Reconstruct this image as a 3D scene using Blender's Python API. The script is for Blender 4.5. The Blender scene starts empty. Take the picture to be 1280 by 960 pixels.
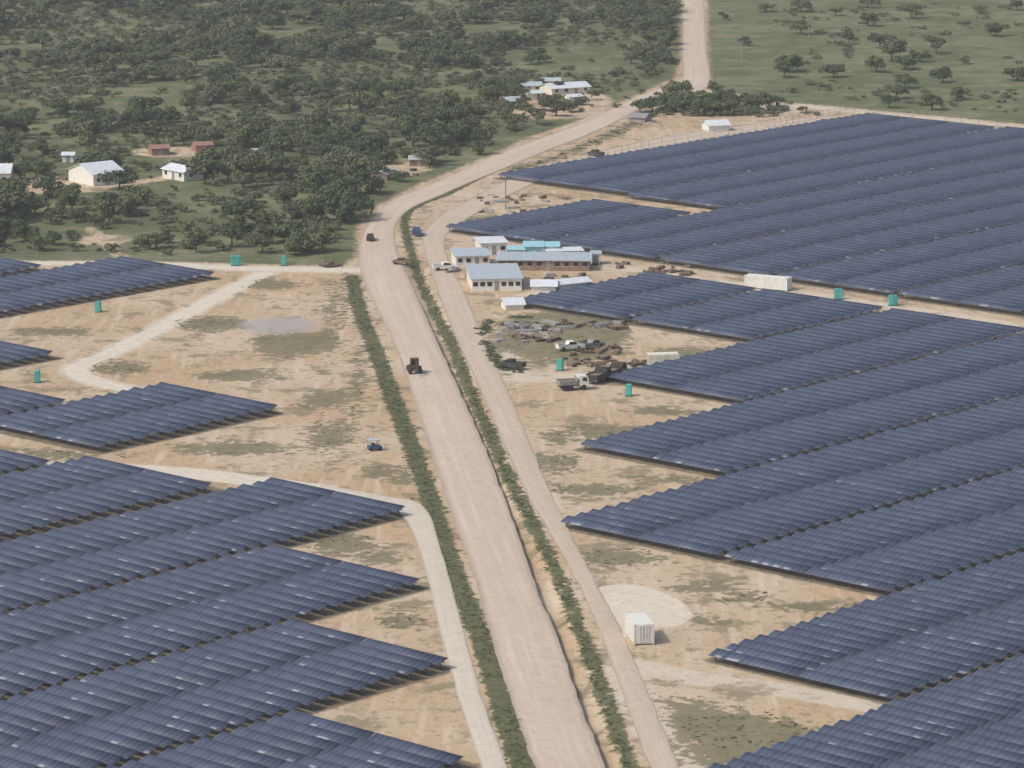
import bpy, math, random
import numpy as np
from mathutils import Vector, Matrix, noise as mnoise
random.seed(7); rng=np.random.default_rng(7)
F=4650.;H=138.;DEP=math.atan(960/F)
# survey transform: map-sheet coordinates -> ground metres
def G(u,v):
    dx=(u-640)/F;dy=(480-v)/F
    y=math.cos(DEP)+dy*math.sin(DEP);z=-math.sin(DEP)+dy*math.cos(DEP)
    t=H/-z
    return (dx*t,y*t)
def GP(pts): return [G(*p) for p in pts]
AZ=math.radians(41.9)
DA=np.array([math.sin(AZ),math.cos(AZ)]);DB=np.array([math.cos(AZ),-math.sin(AZ)])
def AB(a,b): return DA*a+DB*b
col=bpy.context.scene.collection
# ---------------- materials
def newmat(name):
    m=bpy.data.materials.new(name);m.use_nodes=True
    nt=m.node_tree;b=nt.nodes['Principled BSDF'];return m,nt,b
def N(nt,t,**k):
    n=nt.nodes.new(t)
    for a,v in k.items():
        if a=='inp':
            for i,x in v.items(): n.inputs[i].default_value=x
        else: setattr(n,a,v)
    return n
def L(nt,a,b): nt.links.new(a,b)
def math_(nt,op,a,b=None,c=None,clamp=False):
    n=nt.nodes.new('ShaderNodeMath');n.operation=op;n.use_clamp=clamp
    for i,x in enumerate((a,b,c)):
        if x is None: continue
        if isinstance(x,(int,float)): n.inputs[i].default_value=x
        else: L(nt,x,n.inputs[i])
    return n.outputs[0]
def mix(nt,f,a,b):
    n=nt.nodes.new('ShaderNodeMix');n.data_type='RGBA'
    if isinstance(f,(int,float)): n.inputs[0].default_value=f
    else: L(nt,f,n.inputs[0])
    for x,i in ((a,6),(b,7)):
        if isinstance(x,tuple): n.inputs[i].default_value=(*x[:3],1)
        else: L(nt,x,n.inputs[i])
    return n.outputs[2]
def noise(nt,scale,detail=4,rough=.6,vec=None):
    n=N(nt,'ShaderNodeTexNoise',inp={'Scale':scale,'Detail':detail,'Roughness':rough})
    if vec is None:
        g=nt.nodes.new('ShaderNodeNewGeometry');vec=g.outputs['Position']
    L(nt,vec,n.inputs['Vector']);return n.outputs[0]
def ramp(nt,x,lo,hi):
    n=N(nt,'ShaderNodeMapRange',inp={1:lo,2:hi,3:0.,4:1.});n.interpolation_type='SMOOTHSTEP'
    L(nt,x,n.inputs[0]);return n.outputs[0]
def simple(name,c,rough=.7,var=.25,scale=1.5,metal=0):
    m,nt,b=newmat(name)
    f=noise(nt,scale,4)
    dark=tuple(x*(1-var) for x in c);lite=tuple(min(1,x*(1+var*.6)) for x in c)
    L(nt,mix(nt,ramp(nt,f,.3,.7),dark,lite),b.inputs['Base Color'])
    b.inputs['Roughness'].default_value=rough;b.inputs['Metallic'].default_value=metal
    return m
M={}
M['white']=simple('white_paint',(.70,.70,.66),.5,.12)
M['cream']=simple('cream_paint',(.70,.67,.56),.5,.1)
M['roofgrey']=simple('grey_sheet_roof',(.40,.46,.50),.5,.15)
M['roofwhite']=simple('white_sheet_roof',(.62,.66,.69),.5,.15)
M['roofblue']=simple('pale_blue_sheet_roof',(.40,.50,.57),.5,.15)
M['cyan']=simple('cyan_panel',(.32,.60,.66),.5,.12)
M['teal']=simple('teal_plastic',(.06,.38,.34),.45,.12)
M['red']=simple('red_brick_wall',(.27,.18,.13),.8,.3)
M['tile']=simple('clay_roof',(.30,.16,.12),.8,.3)
M['glass']=simple('dark_glass',(.02,.025,.03),.15,.1)
M['tyre']=simple('rubber',(.02,.02,.02),.8,.1)
M['steel']=simple('galvanised_steel',(.3,.3,.3),.5,.15,metal=.3)
M['mount']=simple('mounting_frame',(.13,.14,.16),.6,.2)
M['darkred']=simple('dark_red_paint',(.10,.06,.045),.5,.3)
M['blue']=simple('blue_paint',(.04,.09,.22),.4,.15)
M['wood']=simple('timber',(.20,.15,.105),.85,.35)
M['dark']=simple('dark_material',(.05,.047,.042),.8,.3)
M['rock']=simple('rubble',(.33,.29,.26),.9,.3)
M['bark']=simple('bark',(.10,.075,.05),.9,.3)
M['tarp']=simple('grey_tarp',(.24,.25,.25),.7,.2)
# leaves
def leafmat(name,c1,c2,c3):
    m,nt,b=newmat(name)
    oi=nt.nodes.new('ShaderNodeObjectInfo')
    f=noise(nt,.5,2);fl=noise(nt,.02,2)
    c=mix(nt,ramp(nt,f,.35,.65),c1,c2)
    c=mix(nt,math_(nt,'MULTIPLY',oi.outputs['Random'],.75),c,c3)
    c=mix(nt,math_(nt,'MULTIPLY',ramp(nt,fl,.5,.68),.45),c,c3)
    c=mix(nt,math_(nt,'MULTIPLY',ramp(nt,fl,.5,.35),.45),c,c1)
    L(nt,c,b.inputs['Base Color']);b.inputs['Roughness'].default_value=.7
    b.inputs['Specular IOR Level'].default_value=.25
    return m
M['leaf']=leafmat('foliage',(.040,.060,.026),(.082,.108,.045),(.12,.14,.064))
M['scrubleaf']=leafmat('scrub_foliage',(.06,.08,.036),(.10,.12,.055),(.15,.155,.08))
M['grassleaf']=leafmat('verge_grass',(.055,.078,.033),(.08,.102,.045),(.12,.13,.065))
# panels
m,nt,b=newmat('photovoltaic_glass');M['pv']=m
uv=nt.nodes.new('ShaderNodeUVMap');sx=nt.nodes.new('ShaderNodeSeparateXYZ');L(nt,uv.outputs[0],sx.inputs[0])
u=sx.outputs[0];v=sx.outputs[1]
fu=math_(nt,'FRACT',u);fr=math_(nt,'LESS_THAN',fu,.07)
cell=math_(nt,'LESS_THAN',math_(nt,'FRACT',math_(nt,'MULTIPLY',v,6.)),.06)
edge=math_(nt,'GREATER_THAN',math_(nt,'ABSOLUTE',math_(nt,'SUBTRACT',v,.5)),.475)
wn=N(nt,'ShaderNodeTexWhiteNoise',noise_dimensions='1D');L(nt,math_(nt,'FLOOR',u),wn.inputs['W'])
wn2=N(nt,'ShaderNodeTexWhiteNoise',noise_dimensions='1D');L(nt,math_(nt,'FLOOR',math_(nt,'DIVIDE',u,40.)),wn2.inputs['W'])
c=mix(nt,wn.outputs[0],(.036,.050,.094),(.064,.082,.136))
c=mix(nt,math_(nt,'MULTIPLY',wn2.outputs[0],.25),c,(.075,.09,.135))
c=mix(nt,math_(nt,'MULTIPLY',cell,.2),c,(.15,.17,.2))
c=mix(nt,math_(nt,'MULTIPLY',math_(nt,'MAXIMUM',fr,math_(nt,'MULTIPLY',edge,.6)),.5),c,(.34,.36,.40))
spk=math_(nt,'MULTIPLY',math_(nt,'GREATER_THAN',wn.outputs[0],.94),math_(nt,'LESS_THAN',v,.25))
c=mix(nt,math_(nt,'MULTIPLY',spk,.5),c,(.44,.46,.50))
L(nt,c,b.inputs['Base Color']);b.inputs['Roughness'].default_value=.55
b.inputs['Specular IOR Level'].default_value=.33
# ground
def sdist(P,poly):
    poly=np.array(poly);n=len(poly);x=P[:,0];y=P[:,1]
    ins=np.zeros(len(P),bool);d=np.full(len(P),1e9)
    for i in range(n):
        a=poly[i];c=poly[(i+1)%n];e=c-a
        t=np.clip(((x-a[0])*e[0]+(y-a[1])*e[1])/(e@e+1e-9),0,1)
        d=np.minimum(d,np.hypot(x-a[0]-t*e[0],y-a[1]-t*e[1]))
        cond=((a[1]>y)!=(c[1]>y))
        with np.errstate(divide='ignore',invalid='ignore'):
            xi=(c[0]-a[0])*(y-a[1])/(c[1]-a[1]+1e-12)+a[0]
        ins^=cond&(x<xi)
    return np.where(ins,d,-d)
def ldist(P,line):
    line=np.array(line);x=P[:,0];y=P[:,1];d=np.full(len(P),1e9)
    for a,c in zip(line[:-1],line[1:]):
        e=c-a;t=np.clip(((x-a[0])*e[0]+(y-a[1])*e[1])/(e@e+1e-9),0,1)
        d=np.minimum(d,np.hypot(x-a[0]-t*e[0],y-a[1]-t*e[1]))
    return d
def ell(P,u,v,ru,rv):
    c=np.array(G(u,v));rx=abs(G(u+ru,v)[0]-c[0]);ry=abs(G(u,v-rv)[1]-G(u,v+rv)[1])/2
    q=np.hypot((P[:,0]-c[0])/rx,(P[:,1]-c[1])/ry)
    return (1-q)*min(rx,ry)
def catmull(p,k=8):
    p=np.array(p,float);out=[]
    q=np.vstack([2*p[0]-p[1],p,2*p[-1]-p[-2]])
    for i in range(1,len(q)-2):
        for t in np.linspace(0,1,k,endpoint=False):
            out.append(.5*((2*q[i])+(-q[i-1]+q[i+1])*t+(2*q[i-1]-5*q[i]+4*q[i+1]-q[i+2])*t*t+(-q[i-1]+3*q[i]-3*q[i+1]+q[i+2])*t**3))
    out.append(q[-2]);return np.array(out)
DIRT=GP([(-600,326),(0,326),(200,327),(430,333),(447,320),(448,285),(465,262),(520,232),(570,212),(620,192),(660,172),(720,152),(780,126),(845,97),(852,60),(852,-60),(884,-60),(884,60),(888,112),(985,128),(1280,155),(1800,190),(2100,1500),(-1100,1500)])
DITCH=catmull(GP([(520,330),(535,372),(552,420),(575,480),(600,550),(628,620),(655,680),(685,750),(715,830),(745,910),(765,960),(810,1080)]),4)
GRN_R=catmull(GP([(620,212),(560,242),(520,258),(506,275),(510,300),(522,340),(545,390),(566,430),(585,480),(612,540),(643,610),(672,665),(704,735),(734,810),(760,880),(784,950),(830,1080)]),4)
GRN_L=catmull(GP([(440,345),(450,390),(470,440),(492,500),(515,560),(535,615),(556,680),(578,740),(602,800),(628,880),(652,955),(690,1080)]),4)
GRN_F=catmull(GP([(850,125),(770,165),(700,195),(640,212)]),4)
xs=np.concatenate([-np.geomspace(6000,270,22),np.arange(-262,262,1.25),np.geomspace(270,6000,22)])
ys=np.concatenate([-np.geomspace(3000,100,12),np.linspace(0,370,40),np.arange(375,860,1.3),np.arange(860,1500,2.6),np.geomspace(1510,12000,30)])
X,Y=np.meshgrid(xs,ys);P=np.stack([X.ravel(),Y.ravel()],1)
enc=lambda s,w: np.clip(s/(2*w)+.5,0,1)
veg=-sdist(P,DIRT)
yard=[(690,128,75,20),(60,232,90,10),(215,190,50,6),(905,150,60,12),(130,300,30,6),(790,148,40,8),(510,208,30,8)]
for e in yard: veg=np.minimum(veg,-ell(P,*e))
lane=catmull(GP([(-60,236),(60,238),(140,232),(210,222)]),4)
lane2=catmull(GP([(112,285),(135,305),(155,326)]),4)
veg=np.minimum(veg,ldist(P,lane)-2.5);veg=np.minimum(veg,ldist(P,lane2)-.9)
A_veg=enc(veg,6)
g=np.full(len(P),-50.)
for e in [(265,405,44,11),(150,460,35,10),(415,545,32,20),(340,356,45,7),(420,385,14,45),(445,490,12,50),(300,560,90,9),
          (690,578,32,14),(760,540,60,11),(740,612,60,8),(830,515,55,6),(780,698,55,11),(930,745,28,10),(880,775,30,6),(700,545,22,10),
          (430,682,45,14),(480,700,40,8),(500,775,34,11),(60,568,60,8),(500,600,25,8),(700,420,90,34),(620,440,16,30),(860,440,50,8),(1060,760,30,5),
          (370,430,60,18),(700,300,60,6),(600,275,30,6),(410,500,40,12),(70,415,50,6),(300,470,60,8),(480,590,30,8),(840,600,50,5),(880,735,60,8),(1000,760,40,6)]:
    g=np.maximum(g,ell(P,*e)-.3)
g=np.maximum(g,2.5-ldist(P,GRN_F))
g=np.maximum(g,sdist(P,GP([(820,872),(870,875),(1030,912),(960,950),(880,962),(840,930)])))
A_gr=enc(g,4)
vr=np.maximum(1.7-ldist(P,GRN_L),1.15-ldist(P,GRN_R))
A_vr=enc(vr,1.5)
t=np.full(len(P),-50.)
def tr(pts,w):
    global t
    t=np.maximum(t,w-ldist(P,catmull(GP(pts),5)))
T2=[(330,342),(270,372),(200,410),(140,440),(95,462),(130,480),(185,490)]
tr([(-200,326),(0,328),(150,329),(300,335),(445,338)],4)
tr(T2,3.4)
tr([(-150,582),(-50,580),(130,584),(250,592),(400,612)],3.4)
tr([(750,332),(1000,366),(1280,408),(1500,440)],2.6)
tr([(985,131),(1280,158),(1700,190)],3)
tr([(790,830),(860,846),(960,860),(1100,884)],3)
tr([(625,440),(635,468),(680,472),(760,470),(840,462)],4)
tr([(840,112),(900,128),(985,134)],3)
tr([(780,830),(800,880),(830,930),(880,965),(960,960)],3)
A_tr=enc(t,3)
pad=sdist(P,catmull(GP([(735,738),(762,731),(800,732),(838,744),(866,768),(845,783),(800,787),(762,800),(735,738)]),5))
pad=np.maximum(pad,3.4-ldist(P,catmull(GP([(130,585),(250,593),(400,612)]),5)))
pad=np.maximum(pad,2.2-ldist(P,catmull(GP(T2),5)))
pad=np.maximum(pad,2.6-ldist(P,catmull(GP([(-200,326),(0,328),(150,329),(300,335),(445,338)]),5)))
pad=np.maximum(pad,1.1-ldist(P,[AB(300,-422.3),AB(400,-422.3)]))
A_pad=enc(pad,2)
w=ell(P,350,407,50,11)
A_w=enc(w,4)
strips=[]  # b0,b1,a0,a1
def S(b0,b1,a0,a1): strips.append((b0,b1,a0,a1))
S(-325,-295.2,200,322);S(-294,-264,200,292);S(-356.5,-326.4,200,351);S(-389,-358,200,380);S(-420.5,-390.4,200,410);S(-455,-424.4,200,403);S(-488,-456.4,250,396)
S(-490,-459.5,408,450.5);S(-522,-491.5,300,428);S(-557,-526.5,400,458);S(-597,-567,420,538);S(-631,-601,420,520);S(-664,-634,420,520)
nL=len(strips)
S(-619,-575,684,838);S(-573.5,-543,616,668);S(-573.5,-543,682,841)
b=-541.5
while b<-260: S(b,b+30.6,616,841);b+=32
S(-499,-469.3,557,600);S(-468,-437,557,600);S(-435,-402.4,511,600);S(-401,-369,464,600);S(-367.6,-336.2,421,600);S(-334.8,-304.4,421,600);S(-303,-272.2,378,600);S(-270.8,-241,270,600);S(-239.6,-209,270,600);S(-207.6,-177,300,600);S(-175,-145,350,600)
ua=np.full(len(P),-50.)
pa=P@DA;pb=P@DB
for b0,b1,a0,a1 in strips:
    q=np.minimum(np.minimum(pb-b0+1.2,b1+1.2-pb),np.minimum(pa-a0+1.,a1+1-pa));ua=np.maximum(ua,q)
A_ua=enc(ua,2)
Z=-1.0*np.exp(-(ldist(P,DITCH)/1.3)**2)
far=np.clip((np.hypot(P[:,0],P[:,1])-2200)/3000,0,1)
Z=Z+far*far*6*np.sin(P[:,0]/700)
nx,ny=len(xs),len(ys)
idx=np.arange(nx*ny).reshape(ny,nx)
faces=np.stack([idx[:-1,:-1].ravel(),idx[:-1,1:].ravel(),idx[1:,1:].ravel(),idx[1:,:-1].ravel()],1)
def mesh_np(name,V,Fq,mats,uvs=None,mi=None,smooth=False):
    me=bpy.data.meshes.new(name);V=np.asarray(V,np.float32);Fq=np.asarray(Fq,np.int32)
    me.vertices.add(len(V));me.vertices.foreach_set('co',V.ravel())
    me.loops.add(Fq.size);me.loops.foreach_set('vertex_index',Fq.ravel())
    me.polygons.add(len(Fq));me.polygons.foreach_set('loop_start',np.arange(len(Fq),dtype=np.int32)*4)
    if mi is not None: me.polygons.foreach_set('material_index',np.asarray(mi,np.int32))
    if smooth: me.polygons.foreach_set('use_smooth',np.ones(len(Fq),bool))
    for m_ in mats: me.materials.append(m_)
    if uvs is not None:
        l=me.uv_layers.new(name='UVMap');l.data.foreach_set('uv',np.asarray(uvs,np.float32).ravel())
    me.update(calc_edges=True);return me
V=np.stack([P[:,0],P[:,1],Z],1)
m,nt,b=newmat('savanna_ground');M['ground']=m
def attr(n): 
    a=nt.nodes.new('ShaderNodeAttribute');a.attribute_name=n;return a.outputs['Fac']
nf=noise(nt,.55,6,.65);nm=noise(nt,.12,5,.6);nl=noise(nt,.03,4,.55)
dirt=mix(nt,ramp(nt,nl,.38,.62),(.45,.325,.205),(.51,.41,.295))
dirt=mix(nt,math_(nt,'MULTIPLY',ramp(nt,nm,.48,.64),.55),dirt,(.35,.265,.17))
dirt=mix(nt,math_(nt,'MULTIPLY',ramp(nt,nf,.52,.64),.6),dirt,(.27,.215,.14))
mp=N(nt,'ShaderNodeMapping',inp={'Scale':(.5,.05,1),'Rotation':(0,0,math.radians(12))});gg=nt.nodes.new('ShaderNodeNewGeometry');L(nt,gg.outputs['Position'],mp.inputs[0])
st=noise(nt,1.,4,.6,mp.outputs[0])
dirt=mix(nt,math_(nt,'MULTIPLY',ramp(nt,st,.50,.68),.6),dirt,(.58,.495,.385))
mp2=N(nt,'ShaderNodeMapping',inp={'Scale':(.35,.06,1),'Rotation':(0,0,math.radians(-55))});L(nt,gg.outputs['Position'],mp2.inputs[0])
st2=noise(nt,1.,4,.65,mp2.outputs[0])
dirt=mix(nt,math_(nt,'MULTIPLY',ramp(nt,st2,.55,.68),.55),dirt,(.29,.225,.15))
grassc=mix(nt,ramp(nt,nf,.35,.65),(.09,.105,.05),(.20,.18,.105))
def masked(a,amt,n=nf,k=.8):
    x=math_(nt,'ADD',a,math_(nt,'MULTIPLY',math_(nt,'SUBTRACT',n,.5),k))
    return math_(nt,'MULTIPLY',ramp(nt,x,.42,.62),amt)
trk=mix(nt,ramp(nt,nf,.3,.7),(.50,.43,.33),(.59,.53,.43))
c=mix(nt,masked(attr('track'),.9,nf,.35),dirt,trk)
c=mix(nt,math_(nt,'MULTIPLY',ramp(nt,math_(nt,'ADD',nm,math_(nt,'MULTIPLY',nf,.55)),.80,.91),.65),c,mix(nt,.4,grassc,(.26,.21,.12)))
c=mix(nt,masked(attr('grass'),.82,math_(nt,'ADD',math_(nt,'MULTIPLY',nf,.7),math_(nt,'MULTIPLY',nm,.3)),3.6),c,grassc)
c=mix(nt,masked(attr('verge'),.94,math_(nt,'ADD',math_(nt,'MULTIPLY',nf,.7),math_(nt,'MULTIPLY',nm,.3)),1.7),c,mix(nt,ramp(nt,nf,.35,.65),(.062,.080,.036),(.115,.125,.06)))
c=mix(nt,masked(attr('pad'),.9,nf,.3),c,mix(nt,ramp(nt,nf,.3,.7),(.55,.50,.41),(.64,.59,.50)))
c=mix(nt,masked(attr('wet'),.7,nf,1.8),c,(.33,.33,.335))
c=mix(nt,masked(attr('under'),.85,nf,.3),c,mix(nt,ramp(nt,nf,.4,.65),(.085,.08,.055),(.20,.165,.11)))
vg=mix(nt,ramp(nt,nl,.4,.62),(.11,.13,.06),(.175,.18,.095))
vg=mix(nt,math_(nt,'MULTIPLY',ramp(nt,nf,.45,.65),.6),vg,(.08,.095,.045))
vg=mix(nt,math_(nt,'MULTIPLY',ramp(nt,nm,.54,.68),.55),vg,(.26,.23,.145))
vg=mix(nt,math_(nt,'MULTIPLY',ramp(nt,nm,.5,.36),.5),vg,(.08,.095,.048))
c=mix(nt,masked(attr('veg'),1.,nf,.5),c,vg)
L(nt,c,b.inputs['Base Color']);b.inputs['Roughness'].default_value=.95;b.inputs['Specular IOR Level'].default_value=.15
bp=N(nt,'ShaderNodeBump',inp={'Strength':.6,'Distance':.5});L(nt,nf,bp.inputs['Height']);L(nt,bp.outputs[0],b.inputs['Normal'])
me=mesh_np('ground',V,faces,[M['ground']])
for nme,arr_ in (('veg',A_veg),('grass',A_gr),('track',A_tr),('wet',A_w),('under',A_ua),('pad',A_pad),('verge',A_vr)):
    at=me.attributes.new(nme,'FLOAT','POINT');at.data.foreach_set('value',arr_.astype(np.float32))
ob=bpy.data.objects.new('ground',me);col.objects.link(ob)
# ---------------- roads
def roadmat(name,c1,c2,c3,ruts):
    m,nt,b=newmat(name)
    uv=nt.nodes.new('ShaderNodeUVMap');s=nt.nodes.new('ShaderNodeSeparateXYZ');L(nt,uv.outputs[0],s.inputs[0])
    mp=N(nt,'ShaderNodeMapping',inp={'Scale':(9,.02,1)});L(nt,uv.outputs[0],mp.inputs[0])
    st=noise(nt,1.,5,.6,mp.outputs[0]);f=noise(nt,.5,5,.65);l=noise(nt,.04,3)
    c=mix(nt,ramp(nt,f,.3,.7),c1,c2)
    c=mix(nt,math_(nt,'MULTIPLY',ramp(nt,st,.45,.65),ruts),c,c3)
    c=mix(nt,math_(nt,'MULTIPLY',ramp(nt,l,.4,.7),.4),c,c1)
    e=math_(nt,'ABSOLUTE',math_(nt,'SUBTRACT',s.outputs[0],.5))
    c=mix(nt,math_(nt,'MULTIPLY',ramp(nt,math_(nt,'ADD',e,math_(nt,'MULTIPLY',f,.2)),.48,.62),.75),c,tuple(x*.66 for x in c1))
    L(nt,c,b.inputs['Base Color']);b.inputs['Roughness'].default_value=.95;b.inputs['Specular IOR Level'].default_value=.15
    bp=N(nt,'ShaderNodeBump',inp={'Strength':.4,'Distance':.3});L(nt,f,bp.inputs['Height']);L(nt,bp.outputs[0],b.inputs['Normal'])
    return m
def road(name,Lp,Rp,mat,z,crown=.12,jit=.35):
    a=catmull(GP(Lp),10);c=catmull(GP(Rp),10)
    n=len(a);K=9;V=[];UV=[];s=0
    for i in range(n):
        if i: s+=np.linalg.norm((a[i]+c[i]-a[i-1]-c[i-1])/2)
        w=c[i]-a[i];w=w/np.linalg.norm(w)
        ja=mnoise.noise(Vector((s*.15,z*100,0)))*jit+mnoise.noise(Vector((s*.6,z*100,5)))*jit*.5
        jb=mnoise.noise(Vector((s*.15,z*100+50,0)))*jit+mnoise.noise(Vector((s*.6,z*100+50,5)))*jit*.5
        A_=a[i]-w*ja;B_=c[i]+w*jb
        for k in range(K):
            tt=k/(K-1);p=A_*(1-tt)+B_*tt
            V.append((p[0],p[1],z+crown*(1-(2*tt-1)**2)));UV.append((tt,s))
    Fq=[];U=[]
    for i in range(n-1):
        for k in range(K-1):
            q=(i*K+k,i*K+k+1,(i+1)*K+k+1,(i+1)*K+k);Fq.append(q);U+= [UV[j] for j in q]
    me=mesh_np(name,V,Fq,[mat],U,smooth=True);o=bpy.data.objects.new(name,me);col.objects.link(o)
M['road']=roadmat('packed_dirt_road',(.46,.375,.295),(.53,.445,.36),(.60,.52,.43),.6)
M['gravel']=roadmat('pale_gravel',(.50,.44,.36),(.57,.52,.44),(.62,.57,.50),.5)
M['track']=roadmat('dirt_track',(.44,.36,.275),(.51,.43,.34),(.56,.49,.40),.6)
road('dirt_road',[(690,1060),(668,960),(640,880),(615,800),(592,720),(570,660),(549,600),(530,540),(510,480),(488,420),(462,370),(450,335),(450,300),(466,270),(495,248),(535,232),(575,214),(618,194),(665,177),(720,156),(770,134),(800,119),(830,109),(852,98),(853,60),(853,0),(852,-60)],
[(790,1060),(757,960),(725,880),(698,800),(672,740),(648,670),(622,600),(600,545),(575,490),(550,435),(530,390),(512,350),(497,315),(494,285),(512,262),(552,244),(598,224),(640,207),(685,188),(740,167),(788,143),(815,127),(845,117),(886,108),(883,60),(880,0),(878,-60)],M['road'],.06)
road('dirt_track',[(850,1060),(812,960),(775,860),(745,780),(722,730),(698,685),(665,630),(638,575),(610,510),(583,450),(560,400),(542,350),(530,312),(530,290),(552,268),(590,248),(632,226),(685,206),(760,187),(850,167),(940,156),(1035,144)],
[(900,1060),(850,960),(808,860),(772,780),(746,730),(720,680),(690,620),(665,560),(640,500),(618,450),(600,410),(578,360),(562,330),(556,300),(572,282),(604,262),(645,240),(700,216),(775,198),(862,179),(950,164),(1045,150)],M['track'],.04,.06)
road('gravel_road',[(400,618),(470,632),(505,648),(528,700),(550,790),(572,870),(602,960),(635,1060)],[(400,606),(480,620),(530,634),(552,690),(577,780),(602,870),(634,960),(668,1060)],M['gravel'],.05,.06,.2)
# ---------------- solar arrays
PITCH=3.1
def build_array(name,sts):
    V=[];Fq=[];UV=[];MI=[]
    tilt=math.radians(18);w=2.0;th=.05
    def box(c,ex,ey,ez,mi,uvr=None,topmi=None):
        n0=len(V)
        for sx in(-1,1):
            for sy in(-1,1):
                for sz in(-1,1): V.append(c+ex*sx+ey*sy+ez*sz)
        fs=[(1,5,7,3),(0,2,6,4),(0,4,5,1),(2,3,7,6),(0,1,3,2),(4,6,7,5)]
        for i,f in enumerate(fs):
            Fq.append([n0+j for j in f]);MI.append(topmi if (i==0 and topmi is not None) else mi)
            if i==0 and uvr: UV.extend([(uvr[0],0),(uvr[1],0),(uvr[1],1),(uvr[0],1)])
            else: UV.extend([(0,.2)]*4)
    ex=np.array([DB[0],DB[1],0.]);pa_=np.array([DA[0],DA[1],0.]);up=np.array([0,0,1.])
    for b0,b1,a0,a1 in sts:
        a=math.ceil(a0/PITCH)*PITCH
        while a<=a1:
            jt=tilt+random.gauss(0,.012)
            ey=pa_*math.cos(jt)+up*math.sin(jt);ez=-pa_*math.sin(jt)+up*math.cos(jt)
            o=random.gauss(0,.2)
            c0=b0+o;c1=b1+o;zc=1.3+random.gauss(0,.025)
            nseg=max(1,round((c1-c0)/15))
            Ls=(c1-c0)/nseg
            for s in range(nseg):
                q0=c0+s*Ls+.08;q1=c0+(s+1)*Ls-.08
                p=AB(a,(q0+q1)/2);c=np.array([p[0],p[1],zc])
                k=random.randint(1,4000)*40
                box(c,ex*(q1-q0)/2,ey*w/2,ez*th/2,1,(k,k+(q1-q0)),0)
            p=AB(a,(c0+c1)/2);box(np.array([p[0],p[1],zc])-ez*.12,ex*(c1-c0+.3)/2,ey*.07,ez*.07,1)
            nb=5
            for i in range(nb):
                bb=c0+.6+(c1-c0-1.2)*i/(nb-1);p=AB(a,bb)
                box(np.array([p[0],p[1],zc/2-.1]),ex*.07,pa_*.07,up*(zc/2-.1),1)
            a+=PITCH
    me=mesh_np(name,V,Fq,[M['pv'],M['mount']],UV,MI)
    o=bpy.data.objects.new(name,me);col.objects.link(o)
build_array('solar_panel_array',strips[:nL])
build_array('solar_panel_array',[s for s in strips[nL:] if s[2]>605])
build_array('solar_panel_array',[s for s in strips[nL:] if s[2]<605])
# ---------------- trees
def cylv(V,Fq,MI,p0,p1,r0,r1,mi,n=6):
    p0=np.array(p0,float);p1=np.array(p1,float);d=p1-p0;d/=np.linalg.norm(d)+1e-9
    x=np.cross(d,[0.3,1,.1]);x/=np.linalg.norm(x);y=np.cross(d,x);n0=len(V)
    for i in range(n):
        a=2*math.pi*i/n;V.append(p0+(x*math.cos(a)+y*math.sin(a))*r0);V.append(p1+(x*math.cos(a)+y*math.sin(a))*r1)
    for i in range(n):
        j=(i+1)%n;Fq.append((n0+2*i,n0+2*j,n0+2*j+1,n0+2*i+1));MI.append(mi)
def tree_mesh(name,R,Ht,nl,leaf,seed,lobes=9,size=.55,trunk=True,base=.5):
    r=np.random.default_rng(seed);V=[];Fq=[];MI=[]
    cz=Ht*base
    if trunk:
        cylv(V,Fq,MI,(0,0,-.2),(.15,.1,Ht*.36),.22*R/3.5,.14*R/3.5,1)
    Ls=[]
    for i in range(lobes):
        a=r.uniform(0,6.28);q=R*math.sqrt(r.uniform(.02,1))*.68
        c=np.array([math.cos(a)*q,math.sin(a)*q,cz+(r.uniform(-.26,.34)*Ht)*(1-.5*q/R)]);lr=R*r.uniform(.26,.48)
        Ls.append((c,lr))
        if trunk: cylv(V,Fq,MI,(.15,.1,Ht*.3),c,.1*R/3.5,.03,1,4)
    w=np.array([l[1]**2 for l in Ls]);w/=w.sum()
    for i in range(nl):
        c,lr=Ls[r.choice(lobes,p=w)]
        d=r.normal(size=3);d/=np.linalg.norm(d)
        if d[2]<-.4: d[2]*=-.6
        p=c+d*lr*np.array([1,1,.75])*r.uniform(.6,1.12)
        p[2]=max(p[2],.05)
        nrm=d+r.normal(size=3)*.45+np.array([0,0,.3]);nrm/=np.linalg.norm(nrm)
        x=np.cross(nrm,r.normal(size=3));x/=np.linalg.norm(x);y=np.cross(nrm,x);s=size*r.uniform(.5,1.2)
        n0=len(V)
        V+= [p-x*s*.5,p-y*s*.32,p+x*s*.5,p+y*s*.32];Fq.append((n0,n0+1,n0+2,n0+3));MI.append(0)
    me=mesh_np(name,V,Fq,[leaf,M['bark']],None,MI)
    return me
TM=[tree_mesh('tree_form',random.uniform(3.0,4.4),random.uniform(4.0,5.8),1100,M['leaf'],i,8+i%5,.68,base=.46+.03*(i%3)) for i in range(9)]
SM=[tree_mesh('shrub_form',1.7,2.0,240,M['scrubleaf'],50+i,6,.54,base=.4) for i in range(4)]
GM=[tree_mesh('tuft_form',1.0,.4,80,M['grassleaf'],80+i,8,.40,False,.1) for i in range(4)]
def empty(name,loc=(0,0,0)):
    e=bpy.data.objects.new(name,None);e.location=loc;col.objects.link(e);return e
def inst(me,name,x,y,s,parent=None,z=0,fl=1.):
    o=bpy.data.objects.new(name,me);o.location=(x,y,z);o.rotation_euler=(0,0,random.uniform(0,6.28))
    o.scale=(s*random.uniform(.8,1.2),s*random.uniform(.8,1.2),s*fl*random.uniform(.8,1.15))
    if parent: o.parent=parent
    col.objects.link(o);return o
wood=empty('woodland')
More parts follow.
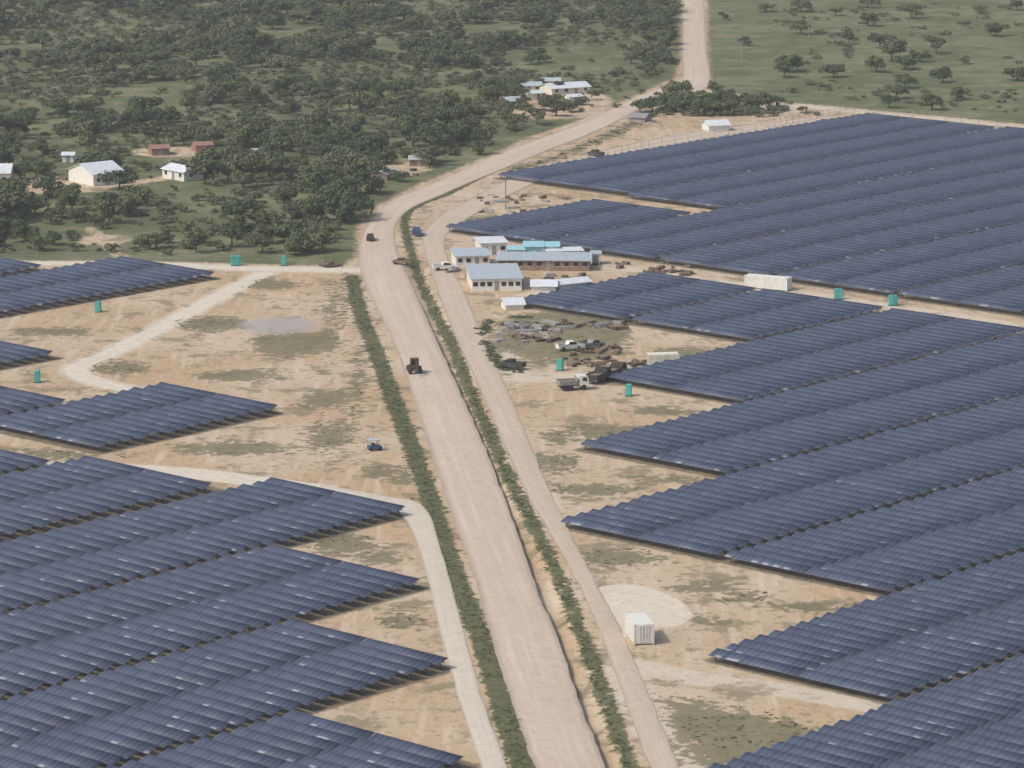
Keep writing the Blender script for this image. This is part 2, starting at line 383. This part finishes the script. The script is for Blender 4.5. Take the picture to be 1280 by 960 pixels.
FOR=GP([(-900,316),(0,316),(200,318),(425,322),(438,300),(445,275),(462,250),(510,226),(560,204),(612,182),(660,162),(720,142),(775,116),(842,88),(845,0),(842,-80),(-1300,-80)])
pts=[]
x=-400
while x<120:
    y=740
    while y<1640:
        pts.append((x+random.uniform(-2.7,2.7),y+random.uniform(-2.7,2.7)));y+=5.3
    x+=5.3
pts=np.array(pts);sd=sdist(pts,FOR)
clr=np.full(len(pts),-50.)
for e in [(690,134,62,20),(60,234,85,10),(215,196,60,9),(180,125,60,24),(100,155,40,10),(790,150,60,16),(500,214,34,11),(135,236,60,16),(215,230,40,14),(720,75,80,20),(560,120,40,12),(395,205,40,7),(330,40,60,10),(40,60,50,10),(480,60,40,10),(620,40,50,10),(170,300,60,6),(250,80,40,8),(330,150,50,7),(60,285,60,5),(440,120,30,8),(300,250,40,5),(10,236,40,12),(255,196,30,10),(85,210,24,8),(320,196,20,8),(30,260,40,6)]: clr=np.maximum(clr,ell(pts,*e))
clr=np.maximum(clr,3.5-ldist(pts,lane));clr=np.maximum(clr,2-ldist(pts,lane2))
for p,s,cq in zip(pts,sd,clr):
    if abs(p[0])>60+.17*p[1]+20: continue
    if s<1.5 or (cq>0 and random.random()<.94): continue
    n=mnoise.noise(Vector((p[0]*.018,p[1]*.012,3)))+.5*mnoise.noise(Vector((p[0]*.06,p[1]*.04,9)))
    dn=.58+n*1.6
    if p[1]>1000: dn-=.08+.0005*(p[1]-1000)
    if s<25 and p[1]<950: dn+=.22
    if random.random()<dn:
        sc_=random.choice([.4,.5,.6,.75,.85,1.,1.15,1.4])*random.uniform(.9,1.1)
        inst(random.choice(TM),'tree_crown',p[0],p[1],sc_,wood)
    else:
        for k in range(2):
            if random.random()<.62: inst(random.choice(SM),'shrub',p[0]+random.uniform(-2.5,2.5),p[1]+random.uniform(-2.5,2.5),random.uniform(.4,1.4),wood,fl=.8)
ft=[(1140,18,1.2),(1085,28,1.2),(1245,40,1.3),(1170,62,1.3),(1115,72,1.5),(1130,82,1.3),(1095,85,1.2),(1178,98,1.1),(1272,95,1.3),(1000,38,1.1),(985,85,1.4),(1042,92,1.2),(1130,105,1.0),(1165,132,1.2),(1085,5,1.0),(1225,12,.8),(930,52,.8),(905,20,.7),(958,10,.8),(1060,50,.8),(1205,75,.7),(1110,130,.9),(1060,-20,1.2),(1180,-25,1.2),(1120,60,1.2),(1150,72,1.1),(980,92,1.2),(1100,55,1.1),(1000,10,1.0),(1045,15,.9),(1270,8,1.0),(1200,120,.9),(1120,118,.9),
 (842,122,1.35),(862,125,1.4),(880,128,1.3),(852,135,1.2),(832,132,1.1),(905,128,1.3),(920,132,1.2),(940,134,1.1),(960,132,1.0),(875,138,1.2),(895,138,1.1),(850,112,1.1),(895,116,1.0),(815,135,1.),(972,128,.8),(867,132,1.3),(910,138,1.),(930,126,1.),(838,128,1.2),
 (695,140,1.1),(712,135,.9),(645,120,1.0),(622,138,.9),(740,120,.8),(668,108,.9),(800,136,.8),(600,188,1.0),(500,222,.7),(680,128,.8),(725,126,.7),(655,128,.7),(700,112,.8)]
for u_,v_,s in ft:
    x,y=G(u_,v_+5);inst(random.choice(TM),'tree',x,y,s*1.0,fl=.95)
scr=empty('field_scrub')
for i in range(900):
    u_=random.uniform(890,1600);v_=random.uniform(-60,150)
    if v_>118+(u_-985)*.09: continue
    x,y=G(u_,v_)
    n=mnoise.noise(Vector((x*.02,y*.012,1)))
    if n<-.05: continue
    inst(random.choice(SM),'shrub',x,y,random.uniform(.4,1.5),scr,fl=.6)
for i in range(160):
    u_=random.gauss(905,45);v_=random.gauss(140,8)
    if v_>146 or v_<118 or u_<815: continue
    x,y=G(u_,v_);inst(random.choice(SM),'shrub',x,y,random.uniform(.6,1.5),scr)
for i in range(60):
    x,y=G(random.gauss(690,40),random.gauss(128,10));inst(random.choice(SM),'shrub',x,y,random.uniform(.4,1.2),scr)
veg_=empty('roadside_vegetation')
def along(line,w,n,mes,s0,s1):
    seg=np.linalg.norm(np.diff(line,axis=0),axis=1);cs=np.concatenate([[0],np.cumsum(seg)])
    for i in range(n):
        q=random.uniform(0,cs[-1]);k=min(np.searchsorted(cs,q)-1,len(seg)-1);k=max(k,0);tt=(q-cs[k])/seg[k]
        p=line[k]*(1-tt)+line[k+1]*tt;d=(line[k+1]-line[k])/seg[k];nrm=np.array([-d[1],d[0]])
        if mnoise.noise(Vector((p[0]*.05,p[1]*.05,2)))<-.3: continue
        p=p+nrm*random.gauss(0,w*.5);inst(random.choice(mes),'tuft',p[0],p[1],random.uniform(s0,s1),veg_,fl=.45)
along(GRN_L,1.9,1200,GM,.2,.6);along(GRN_R,1.3,1250,GM,.2,.55);along(GRN_F,2.4,200,GM,.4,1.)
along(np.array(GP([(608,400),(605,425),(625,460),(650,466)])),1,120,GM,.6,1.3);along(np.array(GP([(640,396),(700,398),(790,408)])),1,120,GM,.6,1.2)
for (u_,v_,ru,rv,n) in [(265,405,44,10,60),(150,460,34,9,35),(415,545,32,20,50),(420,385,14,45,40),(690,578,30,13,30),(760,540,60,10,40),(740,612,55,7,30),(780,698,55,10,40),(930,745,27,9,25),(430,682,44,13,30),(500,775,32,10,25),(930,910,70,26,90),(340,356,44,7,30),(700,420,80,28,60),(100,568,60,5,25),(445,490,10,50,40)]:
    for i in range(n):
        a=random.uniform(0,6.28);q=math.sqrt(random.random())*1.1;x,y=G(u_+ru*q*math.cos(a),v_+rv*q*math.sin(a))
        inst(random.choice(GM),'tuft',x,y,random.uniform(.2,.5),veg_,fl=.4)
# ---------------- mesh builder for things
class B:
    def __init__(s): s.V=[];s.F=[];s.I=[];s.m=[]
    def mi(s,k):
        if k not in s.m: s.m.append(k)
        return s.m.index(k)
    def box(s,x0,x1,y0,y1,z0,z1,k):
        n=len(s.V);s.V+=[(x,y,z) for x in(x0,x1) for y in(y0,y1) for z in(z0,z1)]
        for f in[(1,5,7,3),(0,2,6,4),(0,4,5,1),(2,3,7,6),(0,1,3,2),(4,6,7,5)]: s.F.append(tuple(n+j for j in f));s.I.append(s.mi(k))
        return s
    def prof(s,pts,y0,y1,k):
        n=len(s.V);m=len(pts)
        for y in(y0,y1): s.V+=[(p[0],y,p[1]) for p in pts]
        for i in range(m):
            j=(i+1)%m;s.F.append((n+i,n+j,n+m+j,n+m+i));s.I.append(s.mi(k))
        s.F.append(tuple(range(n+m-1,n-1,-1)));s.I.append(s.mi(k));s.F.append(tuple(range(n+m,n+2*m)));s.I.append(s.mi(k));return s
    def cyl(s,x,y,z,r,w,k,axis='y',n=14):
        n0=len(s.V)
        for e in(-w/2,w/2):
            for i in range(n):
                a=2*math.pi*i/n;c_,d_=math.cos(a)*r,math.sin(a)*r
                s.V.append((x+c_,y+e,z+d_) if axis=='y' else ((x+e,y+c_,z+d_) if axis=='x' else (x+c_,y+d_,z+e)))
        for i in range(n):
            j=(i+1)%n;s.F.append((n0+i,n0+j,n0+n+j,n0+n+i));s.I.append(s.mi(k))
        s.F.append(tuple(range(n0+n-1,n0-1,-1)));s.I.append(s.mi(k));s.F.append(tuple(range(n0+n,n0+2*n)));s.I.append(s.mi(k));return s
    def mesh(s,name):
        me=bpy.data.meshes.new(name);me.from_pydata(s.V,[],s.F)
        for k in s.m: me.materials.append(M[k])
        for p,i in zip(me.polygons,s.I): p.material_index=i
        me.update();return me
    def obj(s,name,parent=None,loc=(0,0,0),rot=0):
        o=bpy.data.objects.new(name,s.mesh(name));col.objects.link(o);o.location=loc;o.rotation_euler=(0,0,rot)
        if parent: o.parent=parent
        return o
def frontline(p,q):
    a=np.array(G(*p));c=np.array(G(*q));d=c-a;return a,np.linalg.norm(d),math.atan2(d[1],d[0])
def container(name,p,rot,L_=6.06,W=2.44,Hh=2.6,k='white'):
    b=B();b.box(0,L_,0,W,.15,Hh,k)
    n=int(L_/.28)
    for i in range(n):
        x=.12+i*(L_-.24)/n
        b.box(x,x+.12,-.035,0,.3,Hh-.15,k);b.box(x,x+.12,W,W+.035,.3,Hh-.15,k)
    for x in(0,L_):
        for y in(0,W): b.box(x-.08,x+.08,y-.08,y+.08,0,Hh+.04,k)
    b.box(-.05,0,.12,W/2-.03,.3,Hh-.12,k);b.box(-.05,0,W/2+.03,W-.12,.3,Hh-.12,k)
    for y in(.6,1.0,1.45,1.85): b.box(-.1,-.05,y-.02,y+.02,.3,Hh-.15,'steel')
    return b.obj(name,None,(p[0],p[1],.05),rot)
a,l,r=frontline((931,360),(977,364));container('shipping_container',a,r,9.5,2.44,2.7,'white')
a,l,r=frontline((812,459),(848,458));container('shipping_container',a,r,5.6,2.44,2.3,'cream')
container('shipping_container',G(817,806),math.radians(100),6.06,2.7,2.9,'white')
def house(name,p,q,depth,h,roofk,wallk,pitch=.12,over=.4,nwin=6,gable=False):
    a,l,r=frontline(p,q);e=empty(name,(a[0],a[1],0));e.rotation_euler=(0,0,r)
    B().box(0,l,0,depth,0,h,wallk).obj('walls',e)
    b=B()
    if gable:
        n=len(b.V);hh=depth*.5*pitch*2
        for s_ in(0,1):
            y0=-over if s_==0 else depth+over;ym=depth/2
            b.V+=[(-over,y0,h),(l+over,y0,h),(l+over,ym,h+hh),(-over,ym,h+hh),(-over,y0,h+.1),(l+over,y0,h+.1),(l+over,ym,h+hh+.1),(-over,ym,h+hh+.1)]
            for f in[(4,5,6,7),(3,2,1,0),(0,1,5,4),(1,2,6,5),(3,0,4,7)]: b.F.append(tuple(n+8*s_+j for j in f));b.I.append(b.mi(roofk))
        for x in(0.01,l-.01):
            k=len(b.V);b.V+=[(x,0,h),(x,depth,h),(x,depth/2,h+hh)];b.F.append((k,k+1,k+2));b.I.append(b.mi(wallk))
    else:
        z0=h+.02;z1=h+depth*pitch
        b.prof([(-over,z0),(depth+over,z1),(depth+over,z1+.12),(-over,z0+.12)],0,1,roofk)
        b.V=[((y*(l+2*over)-over),x,z) for x,y,z in b.V]
        b.box(0,l,depth-.1,depth,h,z1,wallk)
    nr=int(l/.9)
    b.obj('roof',e)
    b=B()
    for i in range(nr):
        x=.4+i*.9
        if not gable:
            b.prof([(-over,h+.14),(depth+over,h+depth*pitch+.12),(depth+over,h+depth*pitch+.17),(-over,h+.19)],0,1,roofk)
            for j in range(-8,0):
                X_,Y_,Z_=b.V[j];b.V[j]=(x+.08*Y_,X_,Z_)
    if nr and not gable: b.obj('roof_ribs',e)
    b=B()
    for i in range(nwin):
        x=l*(i+.5)/nwin
        if i==nwin//2: continue
        b.box(x-.5,x+.5,-.04,-.003,1.0,min(1.9,h-.15),'glass');b.box(x-.56,x+.56,-.07,-.04,.92,1.0,'white')
    if h>1.5: b.box(l+.003,l+.04,depth*.3,depth*.3+1,1.,min(1.9,h-.2),'glass')
    if b.V: b.obj('windows',e)
    if nwin:
        x=l*(nwin//2+.5)/nwin;B().box(x-.45,x+.45,-.06,-.003,.02,min(2.05,h-.1),'steel').obj('door',e)
    return e
house('office_building',(590,364),(652,363),14,2.5,'roofgrey','white',.05,nwin=7)
house('site_building',(570,334),(612,333),8,2.3,'roofgrey','white',.05,nwin=4)
house('site_building',(622,338),(737,339),8,2.2,'roofgrey','red',.05,nwin=10)
house('portable_office',(601,319),(634,318),7,2.6,'roofwhite','white',.03,nwin=3)
house('portable_office',(636,326),(655,326),4,2.4,'cyan','white',.03,nwin=2)
house('portable_office',(656,325),(678,325),6,2.9,'cyan','cyan',.03,nwin=2)
house('portable_office',(684,327),(728,326),4,2.2,'roofwhite','white',.03,nwin=4)
house('portable_office',(680,324),(698,324),5,2.8,'cyan','white',.03,nwin=2)
house('storage_shed',(740,331),(750,331),3,2.4,'roofgrey','white',.03,nwin=1)
house('canteen_tent',(665,369),(695,369),5,1.8,'roofwhite','white',.2,nwin=0,gable=True)
house('canteen_tent',(699,367),(738,363),4,1.8,'roofwhite','white',.2,nwin=0,gable=True)
house('farm_house',(117,233),(155,229),12,2.8,'roofwhite','white',.18,gable=True,nwin=3)
house('farm_house',(203,222),(230,227),6,2.2,'roofwhite','white',.2,gable=True,nwin=3)
house('farm_house',(-25,231),(12,231),9,2.8,'roofwhite','white',.2,gable=True,nwin=3)
house('farm_shed',(245,191),(266,190),5,1.8,'tile','tile',.15,gable=True,nwin=1)
house('farm_shed',(190,195),(212,194),5,1.8,'tile','red',.15,gable=True,nwin=1)
house('farm_shed',(78,203),(92,203),4,1.8,'roofwhite','white',.15,gable=True,nwin=1)
house('farm_shed',(314,198),(326,198),4,1.7,'roofgrey','cream',.15,gable=True,nwin=1)
house('farm_house',(690,120),(738,117),8,2.0,'roofwhite','cream',.15,gable=True,nwin=4)
house('farm_house',(648,116),(676,116),6,2.0,'roofgrey','cream',.15,gable=True,nwin=3)
house('farm_shed',(676,109),(700,109),5,1.8,'roofgrey','white',.15,gable=True,nwin=2)
house('farm_shed',(712,129),(728,128),4,1.7,'roofwhite','white',.15,gable=True,nwin=1)
house('farm_shed',(664,125),(682,124),4,1.8,'roofwhite','cream',.15,gable=True,nwin=1)
house('farm_shed',(640,125),(652,125),4,1.7,'roofgrey','white',.15,gable=True,nwin=1)
house('farm_shed',(484,226),(498,222),5,1.6,'roofgrey','wood',.15,gable=True,nwin=1)
house('farm_shed',(512,208),(535,208),5,1.7,'roofgrey','wood',.15,gable=True,nwin=1)
house('storage_tent',(886,165),(912,164),6,1.6,'roofwhite','white',.2,gable=True,nwin=0)
house('farm_shed',(636,134),(652,133),5,1.6,'roofgrey','wood',.2,gable=True,nwin=1)
house('farm_shed',(787,153),(806,154),5,1.4,'tarp','rock',.2,gable=True,nwin=0)
house('storage_tent',(632,388),(655,387),4,1.,'roofwhite','white',.3,gable=True,nwin=0)
def toilet(u_,v_):
    b=B();b.box(-.6,.6,-.6,.6,.12,2.15,'teal');b.box(-.7,.7,-.7,.7,0,.12,'dark')
    b.prof([(-.66,2.15),(.66,2.15),(.45,2.4),(-.45,2.4)],-.66,.66,'teal')
    b.box(-.42,.42,-.65,-.603,.2,2.0,'teal');b.box(.3,.36,-.68,-.65,1.0,1.2,'white');b.cyl(.4,.4,2.4,.06,.5,'dark','z',8)
    x,y=G(u_,v_);o=b.obj('portable_toilet',None,(x,y,.02),random.uniform(-.3,.3));o.scale=(.9,.9,.9)
for p in [(292,332),(298,332),(355,332),(123,390),(47,478),(1046,374),(1050,374),(1114,382),(1118,382),(786,495),(700,463),(668,330)]: toilet(*p)
# vehicles
def pickup(u_,v_,rot,k='white'):
    b=B();w=.88
    b.prof([(-2.6,.45),(2.6,.45),(2.62,.95),(1.5,1.1),(-2.6,1.1)],-w,w,k)
    b.prof([(-.6,1.1),(1.5,1.1),(.85,1.72),(-.35,1.75)],-w+.08,w-.08,k)
    b.prof([(-.45,1.15),(1.3,1.15),(.8,1.62),(-.28,1.65)],-w+.05,w-.05,'glass')
    b.prof([(1.46,1.16),(.92,1.7),(.9,1.72),(1.5,1.2)],-w+.15,w-.15,'glass')
    b.box(-2.5,-.7,-w+.1,w-.1,1.1,1.12,'dark')
    for s_ in(-1,1): b.box(-2.6,-.62,s_*w-.06,s_*w+.06,1.1,1.3,k)
    b.box(-2.62,-2.52,-w,w,1.1,1.3,k);b.box(2.6,2.7,-w,w,.45,.65,'steel')
    for x in(-1.6,1.65):
        for y in(-w,w): b.cyl(x,y,.38,.38,.26,'tyre')
    x,y=G(u_,v_);return b.obj('pickup_truck',None,(x,y,.12),rot)
def truck(u_,v_,rot,k='white',bk='dark',name='flatbed_truck',Ln=7):
    b=B();w=1.2
    b.box(-Ln/2,Ln/2,-.45,.45,.6,.85,'dark')
    x1=Ln/2
    b.prof([(x1-1.8,.7),(x1,.7),(x1,1.6),(x1-.3,2.5),(x1-1.8,2.6)],-w,w,k)
    b.prof([(x1+.01,1.55),(x1-.27,2.35),(x1-.3,2.35),(x1-.05,1.5)],-w+.12,w-.12,'glass')
    b.prof([(x1-1.2,1.6),(x1-.25,1.6),(x1-.5,2.3),(x1-1.2,2.3)],-w-.02,w+.02,'glass')
    b.box(-Ln/2,x1-2.0,-w,w,.9,1.1,bk)
    for s_ in(-1,1): b.box(-Ln/2,x1-2.0,s_*w-.05,s_*w+.05,1.1,1.75,bk)
    b.box(-Ln/2-.05,-Ln/2+.05,-w,w,1.1,1.75,bk);b.box(x1-2.1,x1-2.0,-w,w,1.1,2.2,bk)
    b.box(-Ln/2+.3,x1-2.4,-w+.15,w-.15,1.1,1.55,'wood')
    for x in(-Ln/2+1,-Ln/2+2.1,x1-1):
        for y in(-w+.1,w-.1): b.cyl(x,y,.48,.48,.32,'tyre')
    x,y=G(u_,v_);return b.obj(name,None,(x,y,.12),rot)
def backhoe(u_,v_,rot,k):
    b=B()
    b.box(-1.4,1.8,-.55,.55,.8,1.5,k);b.box(-.9,.5,-.7,.7,1.5,1.6,k);b.box(-.9,.5,-.75,.75,2.65,2.8,k)
    for x in(-.85,.45):
        for y in(-.68,.68): b.box(x-.05,x+.05,y-.05,y+.05,1.6,2.65,'dark')
    b.box(-.8,.4,-.62,.62,1.6,2.6,'glass')
    for y in(-.95,.95): b.cyl(-.9,y,.75,.75,.45,'tyre');b.cyl(1.4,y*.95,.5,.5,.35,'tyre')
    b.prof([(2.4,.1),(3.2,.1),(2.9,.9),(2.5,1.0)],-1.1,1.1,k)
    for y in(-.8,.8): b.prof([(.6,1.35),(2.5,.6),(2.55,.8),(.7,1.6)],y-.08,y+.08,k)
    b.prof([(-1.4,1.0),(-2.4,2.7),(-2.6,2.6),(-1.6,.9)],-.15,.15,k);b.prof([(-2.4,2.7),(-3.3,1.2),(-3.45,1.3),(-2.6,2.85)],-.12,.12,k)
    b.prof([(-3.6,.6),(-3.0,.7),(-3.2,1.3),(-3.5,1.3)],-.35,.35,'dark')
    x,y=G(u_,v_);return b.obj('backhoe_loader',None,(x,y,.16),rot)
def buggy(u_,v_,rot):
    b=B()
    b.prof([(-1.1,.35),(1.2,.35),(1.2,.75),(.6,.85),(-1.1,.85)],-.6,.6,'blue')
    for x in(-.95,.6):
        for y in(-.55,.55): b.box(x-.04,x+.04,y-.04,y+.04,.85,1.8,'dark')
    b.box(-1.15,.8,-.68,.68,1.8,1.88,'roofblue');b.box(-.4,0,-.5,.5,.85,1.25,'dark')
    for x in(-.75,.8):
        for y in(-.6,.6): b.cyl(x,y,.3,.3,.22,'tyre')
    x,y=G(u_,v_);b.obj('utility_buggy',None,(x,y,.02),rot)
backhoe(518,467,math.radians(100),'darkred');o=pickup(503,331,math.radians(165),'wood');o.scale=(.85,.85,.85);o=pickup(463,301,math.radians(95),'dark');o.scale=(.85,.85,.85)
pickup(521,294,math.radians(95),'blue');buggy(468,563,math.radians(20))
truck(716,487,math.radians(15),'white','tarp',Ln=5.5);pickup(640,461,math.radians(150),'dark')
for i,(u_,v_) in enumerate([(748,478),(768,472)]): truck(u_,v_,math.radians(60),['dark','darkred'][i],'dark',Ln=5.5)
for i,(u_,v_,k) in enumerate([(712,438,'white'),(740,436,'tarp')]): pickup(u_,v_,math.radians(20+40*random.random()),k)
for u_,v_,k in [(745,196,'dark'),(556,338,'white')]: pickup(u_,v_,math.radians(random.uniform(0,180)),k)
# stored materials
def stack(kind):
    b=B()
    if kind==0:
        for i in range(4): b.box(-1.1,1.1,-.6,.6,i*.32+.05,i*.32+.28,'wood');b.box(-1.05,1.05,-.1,.1,i*.32,i*.32+.05,'dark')
    elif kind==1:
        for r_ in range(3):
            for i in range(6-r_): b.cyl(0,(i-(5-r_)/2)*.42,.2+r_*.36,.2,5.5,'tarp','x',8)
    elif kind==2:
        b.cyl(0,-.45,.9,.9,.08,'wood','y',16);b.cyl(0,.45,.9,.9,.08,'wood','y',16);b.cyl(0,0,.9,.55,.82,'dark','y',14)
    elif kind==3:
        b.box(-1.2,1.2,-.9,.9,.1,1.0,'tarp');b.prof([(-1.25,1.0),(1.25,1.0),(.6,1.3),(-.7,1.25)],-.95,.95,'rock');b.box(-1.2,1.2,-.9,.9,0,.1,'wood')
    elif kind==4:
        b.prof([(-1.6,0),(1.7,0),(1.0,.7),(.2,1.1),(-.8,.8)],-1.2,1.2,'rock');b.prof([(-1.2,0),(1.3,0),(.7,.6),(-.4,.8)],-1.7,-1.2,'rock')
    else:
        b.box(-2,2,-.6,.6,0,.5,'dark');b.box(-1.8,1.2,-.5,.5,.5,.95,'darkred');b.box(-1,1.6,-.4,.4,.95,1.2,'wood')
    return b.mesh('stack')
ST=[stack(i) for i in range(6)]
yd=empty('stored_construction_materials')
def scat(u0,u1,v0,v1,n,kinds):
    for i in range(n):
        x,y=G(random.uniform(u0,u1),random.uniform(v0,v1));o=bpy.data.objects.new('material_stack',ST[random.choice(kinds)])
        o.location=(x,y,0);o.rotation_euler=(0,0,math.radians(random.choice([0,90,42,-48])+random.gauss(0,8)));o.parent=yd;s=random.uniform(.4,.85);o.scale=(s,s,s*.7);col.objects.link(o)
scat(622,780,402,412,50,[0,1,5,0,5]);scat(618,700,412,428,30,[0,2,5,4,1,3]);scat(715,775,428,445,24,[0,5,2,5]);scat(700,775,448,460,22,[5,0,0]);scat(735,800,462,474,18,[5,0])
scat(600,655,244,266,18,[0,1,0,5,4]);scat(640,740,246,252,6,[0,1]);scat(560,590,335,350,5,[0,3,5]);scat(655,730,345,356,8,[0,3]);scat(780,820,146,154,14,[4]);scat(655,730,118,132,8,[0,4,4]);scat(800,860,334,345,24,[5,0]);scat(45,110,222,226,5,[0,4])
scat(400,440,329,334,8,[0,5]);scat(740,790,330,336,5,[5,0]);scat(486,520,210,222,6,[4,0]);scat(850,880,448,456,7,[5,0]);scat(780,812,452,458,6,[5,0])
def pole(u_,v_,h=10):
    b=B();b.cyl(0,0,h/2,.14,h,'tarp','z',8);b.box(-.9,.9,-.06,.06,h-.8,h-.65,'tarp')
    for x in(-.8,0,.8): b.cyl(x,0,h-.55,.05,.2,'white','z',6)
    x,y=G(u_,v_);b.obj('utility_pole',None,(x,y,0),random.uniform(0,1))
for p in [(1011,48),(927,82),(632,262)]: pole(*p,h=8)
def fence(pts,h=2.2,step=3):
    ln=catmull(GP(pts),6);b=B()
    for a_,c_ in zip(ln[:-1],ln[1:]):
        d=c_-a_;l=np.linalg.norm(d);n=max(1,int(l/step))
        for i in range(n):
            p=a_+d*i/n;b.box(p[0]-.05,p[0]+.05,p[1]-.05,p[1]+.05,0,h,'tarp')
        w=np.array([-d[1],d[0]])/l*.02
        for z in(h-.1,h*.5,.2):
            k=len(b.V)
            for q in(a_,c_):
                for s_ in(-1,1):
                    for zz in(z-.02,z+.02): b.V.append((q[0]+w[0]*s_,q[1]+w[1]*s_,zz))
            for f in[(0,4,5,1),(2,3,7,6),(1,5,7,3),(0,2,6,4)]: b.F.append(tuple(k+j for j in f));b.I.append(b.mi('steel'))
    b.obj('perimeter_fence')
fence([(655,219),(760,196),(860,177),(960,160),(1050,143)]);fence([(1050,143),(1160,150),(1290,163)])
fence([(-100,322),(0,323),(200,326),(300,330)],1.6)
# ---------------- light haze in the air (a real slab of air over the site)
hb=B();M['haze']=bpy.data.materials.new('haze_air');M['haze'].use_nodes=True;nt=M['haze'].node_tree;nt.nodes.clear()
o_=nt.nodes.new('ShaderNodeOutputMaterial');vs=nt.nodes.new('ShaderNodeVolumeScatter');vs.inputs['Color'].default_value=(.95,.97,1,1);vs.inputs['Density'].default_value=.00013;vs.inputs['Anisotropy'].default_value=.2
nt.links.new(vs.outputs[0],o_.inputs['Volume'])
hb.box(-3000,3000,-1500,5000,-20,260,'haze');hb.obj('haze')
# ---------------- light / world / camera
to=Vector((-.78,-.42,.92)).normalized()
el=math.asin(to.z);az=math.atan2(to.x,to.y)
w=bpy.data.worlds.new('World');bpy.context.scene.world=w;w.use_nodes=True;nt=w.node_tree
sk=nt.nodes.new('ShaderNodeTexSky');sk.sky_type='NISHITA';sk.sun_disc=False;sk.sun_elevation=el;sk.sun_rotation=az
sk.dust_density=4
nt.links.new(sk.outputs[0],nt.nodes['Background'].inputs[0]);nt.nodes['Background'].inputs[1].default_value=.15
sl=bpy.data.lights.new('sun','SUN');sl.energy=2.5;sl.angle=math.radians(2.5);sl.color=(1,.94,.85)
so=bpy.data.objects.new('sun',sl);so.rotation_euler=to.to_track_quat('Z','Y').to_euler();so.location=(0,0,300);col.objects.link(so)
cam=bpy.data.cameras.new('camera');cam.sensor_width=36;cam.lens=F/1280*36;cam.clip_end=20000;cam.clip_start=1
co=bpy.data.objects.new('camera',cam);co.location=(0,0,H);co.rotation_euler=(math.pi/2-DEP,0,0);col.objects.link(co)
sc=bpy.context.scene;sc.camera=co;sc.view_settings.view_transform='Standard';sc.view_settings.look='None'
